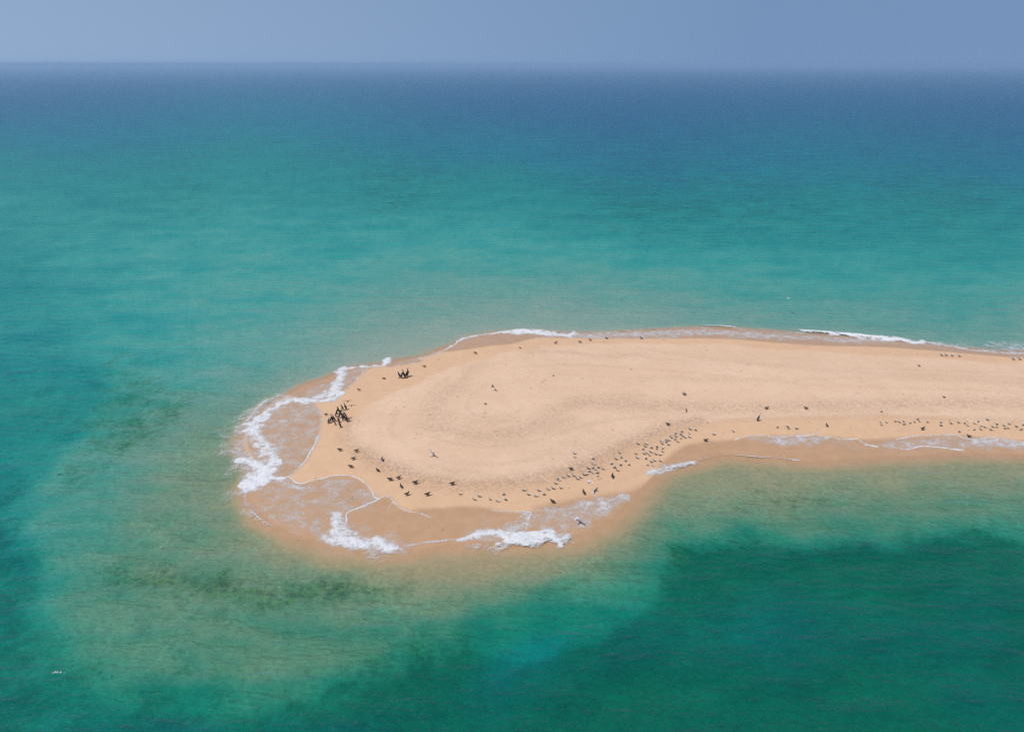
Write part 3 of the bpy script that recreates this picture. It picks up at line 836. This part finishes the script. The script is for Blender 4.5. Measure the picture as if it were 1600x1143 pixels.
def flyer(head, back, belly, bill, tips, up=.06):
    T = [[(-.24, 0, -.005, .045, .010, belly), (-.14, 0, .0, .045, .03, belly), (-.02, 0, 0, .058, .052, belly), (.09, 0, .005, .05, .048, head), (.15, 0, .012, .036, .036, head), (.19, 0, .008, .014, .014, bill), (.235, 0, .0, .006, .006, bill)]]
    for s in (-1, 1):
        T.append([(.03, .03 * s, .015, .085, .022, back), (.055, .16 * s, .03 + up, .075, .014, back), (.06, .28 * s, .035 + up * 1.6, .058, .012, back), (.0, .42 * s, .02 + up * 1.5, .032, .010, tips), (-.07, .54 * s, .005 + up * 1.2, .012, .009, tips)])
    return T

DK = dict(head=(.018, .013, .010), back=(.035, .026, .020), belly=(.075, .058, .046), bill=(.10, .07, .03), legs=(.14, .11, .04), tips=(.015, .012, .01))
PL = dict(head=(.78, .74, .68), back=(.14, .12, .10), belly=(.52, .46, .40), bill=(.50, .33, .08), legs=(.05, .04, .04), tips=(.07, .06, .055))
MESH = {}
for k in ('alert', 'crook', 'preen', 'gape', 'wings'):
    MESH['cormorant', k] = bird_mesh('cormorant', shag(k), .013)
MESH['cormorant', 'young'] = bird_mesh('cormorant', shag('crook', (.17, .115, .075), (.12, .08, .05), (.2, .15, .1)), .013)
for k in ('stand', 'sit', 'walk'):
    MESH['gull', k] = bird_mesh('gull', gull(stance=k, **DK), .010)
    MESH['tern', k] = bird_mesh('tern', gull(stance=k, **PL), .010)
MESH['gull', 'up'] = bird_mesh('gull', gull(stance='stand', raise_=.05, **DK), .010)
MESH['gull', 'fly'] = bird_mesh('gull', flyer(DK['head'], DK['back'], DK['belly'], DK['bill'], DK['tips']), .010)
MESH['tern', 'fly'] = bird_mesh('tern', flyer((.85, .84, .82), (.42, .42, .44), (.80, .79, .78), (.45, .3, .1), (.10, .10, .11)), .010)
MESH['tern', 'land'] = bird_mesh('tern', flyer((.85, .84, .82), (.34, .33, .33), (.80, .79, .78), (.45, .3, .1), (.08, .08, .09), up=.16), .010)

def place(kind, pose, px, py, heading, label, group, scale=1.0, above=0.0, feet=True, lean=0.0):
    """px, py: where the feet (or the body) show; heading in degrees, 0 = along +X, 90 = away."""
    mid_h = 0 if feet else 0.16 * scale
    x, y, z = on_sand(px, py, mid_h + above)
    o = bpy.data.objects.new(kind, MESH[kind, pose])
    o.location = (x, y, z + above)
    o.rotation_euler = (0, lean, R(heading))
    o.scale = (scale,) * 3
    o['label'] = label; o['category'] = 'bird'; o['group'] = group
    COL.objects.link(o)
    return o

# --- cormorants: the knot of birds by the first lobe of wash, and the few further along
G_C = 'black cormorants standing on the sandbar tip'
def zc(x, y):                                             # from an enlarged view of the knot
    return 500 + x / 19.05, 620 + y / 19.05
KNOT = [  # x, y of the feet in the enlarged view, pose, heading, scale, label
 (765, 388, 'alert', 170, 1.00, 'tall upright black cormorant at the inland edge of the big knot, farthest from water'),
 (672, 402, 'crook', 200, .93, 'black cormorant just seaward of the tall upright one, neck crooked'),
 (582, 515, 'alert', 185, 1.05, 'tallest black cormorant standing in the middle of the big knot'),
 (636, 512, 'alert', 10, .82, 'black cormorant tucked close beside the tallest one in the knot'),
 (520, 500, 'alert', 30, .90, 'black cormorant with raised head behind the middle of the knot'),
 (488, 585, 'alert', 15, .86, 'black cormorant leaning inland, in front of the raised-head one'),
 (358, 718, 'alert', 150, .92, 'slim black cormorant leaning towards the sea near the wash lobe'),
 (425, 735, 'alert', 190, 1.0, 'upright black cormorant one step inland of the slim leaning one'),
 (268, 785, 'crook', 40, .80, 'hunched black cormorant nearest the edge of the wash lobe'),
 (318, 760, 'preen', 20, .74, 'black cormorant preening beside the hunched one at the wash edge'),
 (590, 625, 'crook', 0, .86, 'black cormorant hemmed in at the crowded heart of the knot'),
 (640, 600, 'alert', 195, .80, 'black cormorant in the crowd directly below the tallest bird'),
 (690, 640, 'preen', 340, .84, 'black cormorant bending to preen in the crowded middle'),
 (700, 705, 'crook', 345, .84, 'black cormorant at the open near side of the crowded middle'),
 (752, 665, 'crook', 350, .80, 'stooping black cormorant between the crowd and the upright inland bird'),
 (805, 735, 'alert', 120, .98, 'black cormorant with upright neck beside the wing-spreading bird'),
 (868, 712, 'wings', 300, .60, 'black cormorant with wings half open at the inland end of the crowd'),
 (560, 768, 'alert', 170, .90, 'black cormorant between the crowd and the nearest upright bird'),
 (602, 915, 'alert', 175, .92, 'black cormorant standing nearest the camera at the foot of the knot'),
 (455, 838, 'young', 160, .62, 'small brown young cormorant on the seaward side of the knot'),
 (728, 535, 'young', 165, .62, 'small brown young cormorant inland of the tallest black bird'),
]
for x, y, pose, hd, sc_, lab in KNOT:
    px, py = zc(x, y)
    place('cormorant', pose, px, py, hd, lab, G_C, sc_ * .98, lean=R(random.uniform(-2, 2)))
G_C2 = 'small party of cormorants on the back beach'
for px, py, pose, hd, sc_, lab in [
    (624.2, 590.6, 'crook', 215, .85, 'black cormorant at the seaward end of the small party on the back beach'),
    (628.0, 591.0, 'crook', 330, .84, 'black cormorant back to back with the end bird of the small party'),
    (631.6, 591.0, 'alert', 170, 1.0, 'straight-necked black cormorant in the middle of the small back-beach party'),
    (636.2, 589.0, 'gape', 10, .98, 'black cormorant with bill raised at the inland end of the small party'),
    (637.6, 588.0, 'preen', 350, .8, 'stooping black cormorant half hidden behind the bill-raising one')]:
    place('cormorant', pose, px, py, hd, lab, G_C2, sc_ * 1.28)
place('cormorant', 'crook', 1184.5, 657.2, 20, 'lone dark cormorant standing on the crest line far from the other cormorants', 'solitary cormorants', .85)
place('cormorant', 'crook', 1072, 643.5, 200, 'lone stooping black cormorant on the grit line in mid sandbar', 'solitary cormorants', .62)

# --- dark gulls, each by itself
G_G = 'dark gulls scattered over the sandbar'
for px, py, pose, hd, sc_, lab in [
    (663, 572, 'stand', 0, 1.0, 'dark gull alone on the back beach, inland of the small cormorant party'),
    (599.5, 590, 'sit', 180, 1.0, 'dark gull crouched on the back beach, seaward of the small cormorant party'),
    (560.5, 608.5, 'up', 180, .9, 'small dark gull between the two cormorant groups near the wash'),
    (509.5, 647, 'stand', 0, .95, 'dark gull between the big cormorant knot and the wash lobe'),
    (530.5, 702, 'stand', 185, 1.1, 'flat-backed dark gull nearest the wash lobe below the cormorant knot'),
    (557, 703.5, 'stand', 20, 1.1, 'dark gull on the grit line start, inland of the flat-backed one'),
    (552, 715.7, 'stand', 25, 1.05, 'dark gull in the middle of the column of three below the cormorants'),
    (547.5, 728, 'stand', 170, 1.1, 'dark gull lowest of the column, above the curved foam edge'),
    (597, 717, 'up', 100, 1.0, 'dark gull seen end-on, alone on the dry side of the grit line'),
    (589.7, 733.7, 'stand', 140, 1.05, 'brownish gull standing in the middle of the dark grit line'),
    (609, 748, 'stand', 180, 1.15, 'long dark gull facing the sea just below the grit line'),
    (623, 745.7, 'up', 30, 1.05, 'dark gull on the grit line, one step inland of the long one'),
    (649, 753, 'stand', 15, 1.2, 'big dark gull below the grit line with its bill pointing inland'),
    (626.5, 759, 'up', 110, 1.0, 'dark gull seen end-on below the long sea-facing gull'),
    (636, 771, 'up', 30, 1.1, 'stocky dark gull lowest on the sand above the third foam lobe'),
    (668, 771.4, 'up', 15, 1.15, 'stocky dark gull between the third foam lobe and the first terns'),
    (707, 754.7, 'stand', 10, 1.15, 'large dark gull alone on the grit line above the first terns'),
    (956.8, 743, 'up', 80, 1.15, 'upright dark gull on wet sand seaward of the thick tern flock'),
    (912, 768.4, 'up', 100, 1.1, 'brown gull at the wet sand edge above the lacy surf'),
    (863, 782.5, 'walk', 140, 1.15, 'brown gull walking on soaked sand just above the lacy surf'),
    (892, 732, 'walk', 180, 1.0, 'brown gull walking along the dry side of the tern flock'),
    (1043.4, 662, 'stand', 170, 1.15, 'dark gull alone on dry sand above the densest terns'),
    (1069, 615.2, 'stand', 180, 1.1, 'dark gull on open dry sand, highest of the two in mid sandbar'),
    (1103, 687.2, 'stand', 0, 1.15, 'dark gull on the wet edge beyond the end of the tern flock'),
    (1198, 637, 'walk', 0, 1.1, 'brown gull crouching on the grit line above the lone dark cormorant'),
    (1259, 637, 'stand', 160, 1.0, 'dark gull on the grit line beyond the crouching brown one'),
    (1292, 664, 'up', 95, .95, 'dark gull seen end-on on the wet strip between two tern rows'),
    (1442, 669, 'up', 20, 1.15, 'dark gull on wet sand below the far tern row'),
    (1514, 681, 'up', 150, 1.05, 'dark gull with its feet in the thin foam edge'),
    (1475, 620, 'stand', 160, .75, 'small dark gull alone on the far dry sand'),
    (742.5, 551, 'stand', 170, 1.1, 'dark gull at the start of the back beach, nearest the brown soaked strip'),
    (812.5, 542.5, 'sit', 140, .8, 'small pale brown gull resting below the back surf'),
    (868.4, 535, 'up', 15, 1.1, 'dark gull below the thickest white back surf'),
    (906, 533.7, 'stand', 165, 1.1, 'dark gull first of the pair by the back wash'),
    (922, 530.7, 'stand', 170, 1.05, 'dark gull second of the pair, closer to the back wash'),
    (947.5, 528, 'stand', 180, 1.0, 'dark gull standing right at the back wash foam'),
    (1002, 528, 'up', 160, 1.0, 'dark gull standing in the back wash, farthest along the beach'),
    (1436, 571, 'stand', 160, .8, 'tiny dark gull on dry sand below the far surf gap'),
    (758.5, 630.5, 'stand', 30, .75, 'small grey-brown gull inside the swirl of grit lines'),
    (865, 586, 'sit', 0, .6, 'tiny brown gull resting on the open upper sand')]:
    place('gull', pose, px, py, hd, lab, G_G, sc_ * .86, feet=False)
place('gull', 'fly', 769.8, 602, 20, 'dark gull with wings spread, low over the middle of the sandbar', 'gulls in flight', .85, .45, feet=False)
place('gull', 'fly', 543.5, 625, 100, 'dark gull gliding low with spread wings beside the cormorant knot', 'gulls in flight', .85, .5, feet=False)
for px, py, hd, lab in [(1472, 554, 0, 'first grey-brown gull of the row by the far surf'), (1479, 554, 10, 'second grey-brown gull of the row by the far surf'),
                        (1488, 554.5, 30, 'third grey-brown gull of the row by the far surf'), (1499.5, 555.3, 10, 'last grey-brown gull of the row by the far surf'),
                        (1584, 560, 0, 'grey-brown gull, nearer of two at the end of the far beach'), (1594, 560, 5, 'grey-brown gull, farther of two at the end of the far beach')]:
    place('tern', 'stand', px, py, hd, lab, 'grey-brown gulls resting by the far surf', 1.0, feet=False)
place('tern', 'land', 674.5, 706.5, 35, 'pale grey tern alighting with raised wings on bare dry sand', 'terns in flight', .95, .22, feet=False)
place('tern', 'fly', 922.5, 749.7, 155, 'pale tern gliding low above the wet sand beside the thick flock', 'terns in flight', 1.0, .95, feet=False)
place('tern', 'fly', 902, 806.5, 40, 'slim pale tern gliding over the lacy surf patch', 'terns in flight', 1.0, .5, feet=False)
place('tern', 'fly', 1232.3, 464, 60, 'single white tern flying over the green water behind the sandbar', 'terns in flight', 1.0, 2.0, feet=False)

# --- the pale terns, in flocks along the wet strip
FLOCK = {
 'the sparse row beyond the third foam lobe': [(720,770),(741,778.6),(749,773.6),(765,778.2),(778,781),(786,771),(789,778.4)],
 'the loose row above the lacy surf': [(819.5,763.8),(826,771),(838,772.8),(842,764.7),(849,770.7),(856,762.8),(864.5,761.3),(876.6,761),(868.8,753.8)],
 'the thin string before the thick flock': [(871,746.5),(873.5,748.5),(880.6,743.7),(888,741.6),(896.5,741.6),(902.5,746.5),(907,744.6),(899,712.5),(897.8,707)],
 'the tight knot above the gliding tern': [(913,740),(917.5,738.8),(919.7,734.3),(919.4,730),(926,729.6),(926.5,737),(930,732),(932.5,737),(933,742),(935,728.5),(928,723),(926,715),(942.4,731)],
 'the open patch above the upright dark gull': [(956,722),(959,728.5),(964.7,733),(963,715.5),(969.6,724.4),(970,713.5),(968.5,706),(977,718),(982,724.4)],
 'the wide middle of the thick flock': [(993.8,707.5),(996,713.7),(997.4,692),(1009.6,692.5),(1008,695.7),(1003.8,700.4),(1017,698),(1025.4,696),(1025.4,699.6),(1036,698.5),(1035.3,704),(1006.8,707.5),(1010,706),(1014.7,709.8),(1017,704.7),(1025,708),(1032,708.8),(1008.5,714.4),(1018,720),(1022.6,718),(1032,718.8),(1011,724.4),(1020.7,726)],
 'the densest end of the thick flock': [(1033.4,688.4),(1033.8,691.3),(1039.6,686),(1040.4,688.8),(1044.7,693.4),(1045.6,686.5),(1049,682),(1048.6,679.6),(1054,685),(1056.3,680),(1055,675.6),(1059.3,688.8),(1063,683),(1063.4,676.6),(1064.4,672.8),(1067,679.8),(1070.4,682),(1077.5,681.6),(1077,676),(1078.4,669),(1086,670)],
 'the scattered few along bare wet sand': [(1116.3,676.6),(1146,672.6),(1214,666),(1230.6,665),(1232.7,668),(1245,668)],
 'the start of the far row': [(1376.5,641.6),(1377,658),(1378,662.4),(1385.7,658.7),(1399.4,656.8),(1405.6,658),(1412,657),(1412,661)],
 'the far row above the dark gull': [(1421.5,659.4),(1429,657.6),(1433,653.4),(1437,657),(1449.6,657.8)],
 'the far row beyond the dark gull': [(1470.6,658.7),(1470.6,663),(1486.6,660),(1498.4,658.7),(1507,659.4),(1513,663.4),(1499.3,672.8)],
 'the crowded end of the far row': [(1522,670),(1524,660),(1528.8,657),(1533,669.4),(1534,663.8),(1540,665.6),(1543.8,654.4),(1552,665.6),(1549,670),(1558,661),(1558,666),(1569.4,663.8),(1571,668),(1575.6,667.5),(1577.5,661),(1589,665),(1594.8,669.4),(1598.5,662)],
}
ORD = ['first', 'second', 'third', 'fourth', 'fifth', 'sixth', 'seventh', 'eighth', 'ninth', 'tenth', 'eleventh', 'twelfth', 'thirteenth']
for where, birds in FLOCK.items():
    xs = np.array([b[0] for b in birds]); ysb = np.array([b[1] for b in birds])
    fit = np.polyval(np.polyfit(xs, ysb, 1), xs) if len(birds) > 2 else ysb
    rows = ([b for b, f in zip(birds, fit) if b[1] <= f], [b for b, f in zip(birds, fit) if b[1] > f])
    for ri, row in enumerate(rows):
        row.sort()
        for k, (px, py) in enumerate(row):
            side_w = ('dry', 'water')[ri]
            lab = f"{ORD[k]} pale tern on the {side_w} side of {where}"
            hd = random.choice((random.gauss(-25, 22), random.gauss(-25, 22), random.gauss(15, 25), random.gauss(160, 25)))
            place('tern', random.choice(('stand', 'stand', 'stand', 'walk', 'sit')), px, py + .6, hd, lab, 'pale terns resting along the wet strip', random.uniform(.60, .76), feet=False)

# ------------------------------------------------------------------ haze over the sea
bm = bmesh.new()
bmesh.ops.create_cube(bm, size=1.0)
for v in bm.verts:
    v.co = Vector((v.co.x * 160000, v.co.y * 160000, -14.0 if v.co.z < 0 else CAM_H + 3.0))
hm = bpy.data.meshes.new('haze'); bm.to_mesh(hm); bm.free()
t = NT('haze_air')
pv = t.n('ShaderNodeVolumePrincipled')
pv.inputs['Color'].default_value = (.46, .63, .83, 1)
pv.inputs['Density'].default_value = HAZE
pv.inputs['Anisotropy'].default_value = 0.1
t.put(t.out.inputs['Volume'], pv.outputs[0])
link('haze', hm, t.m, 'thin pale haze hanging over the sea', 'haze', 'stuff')
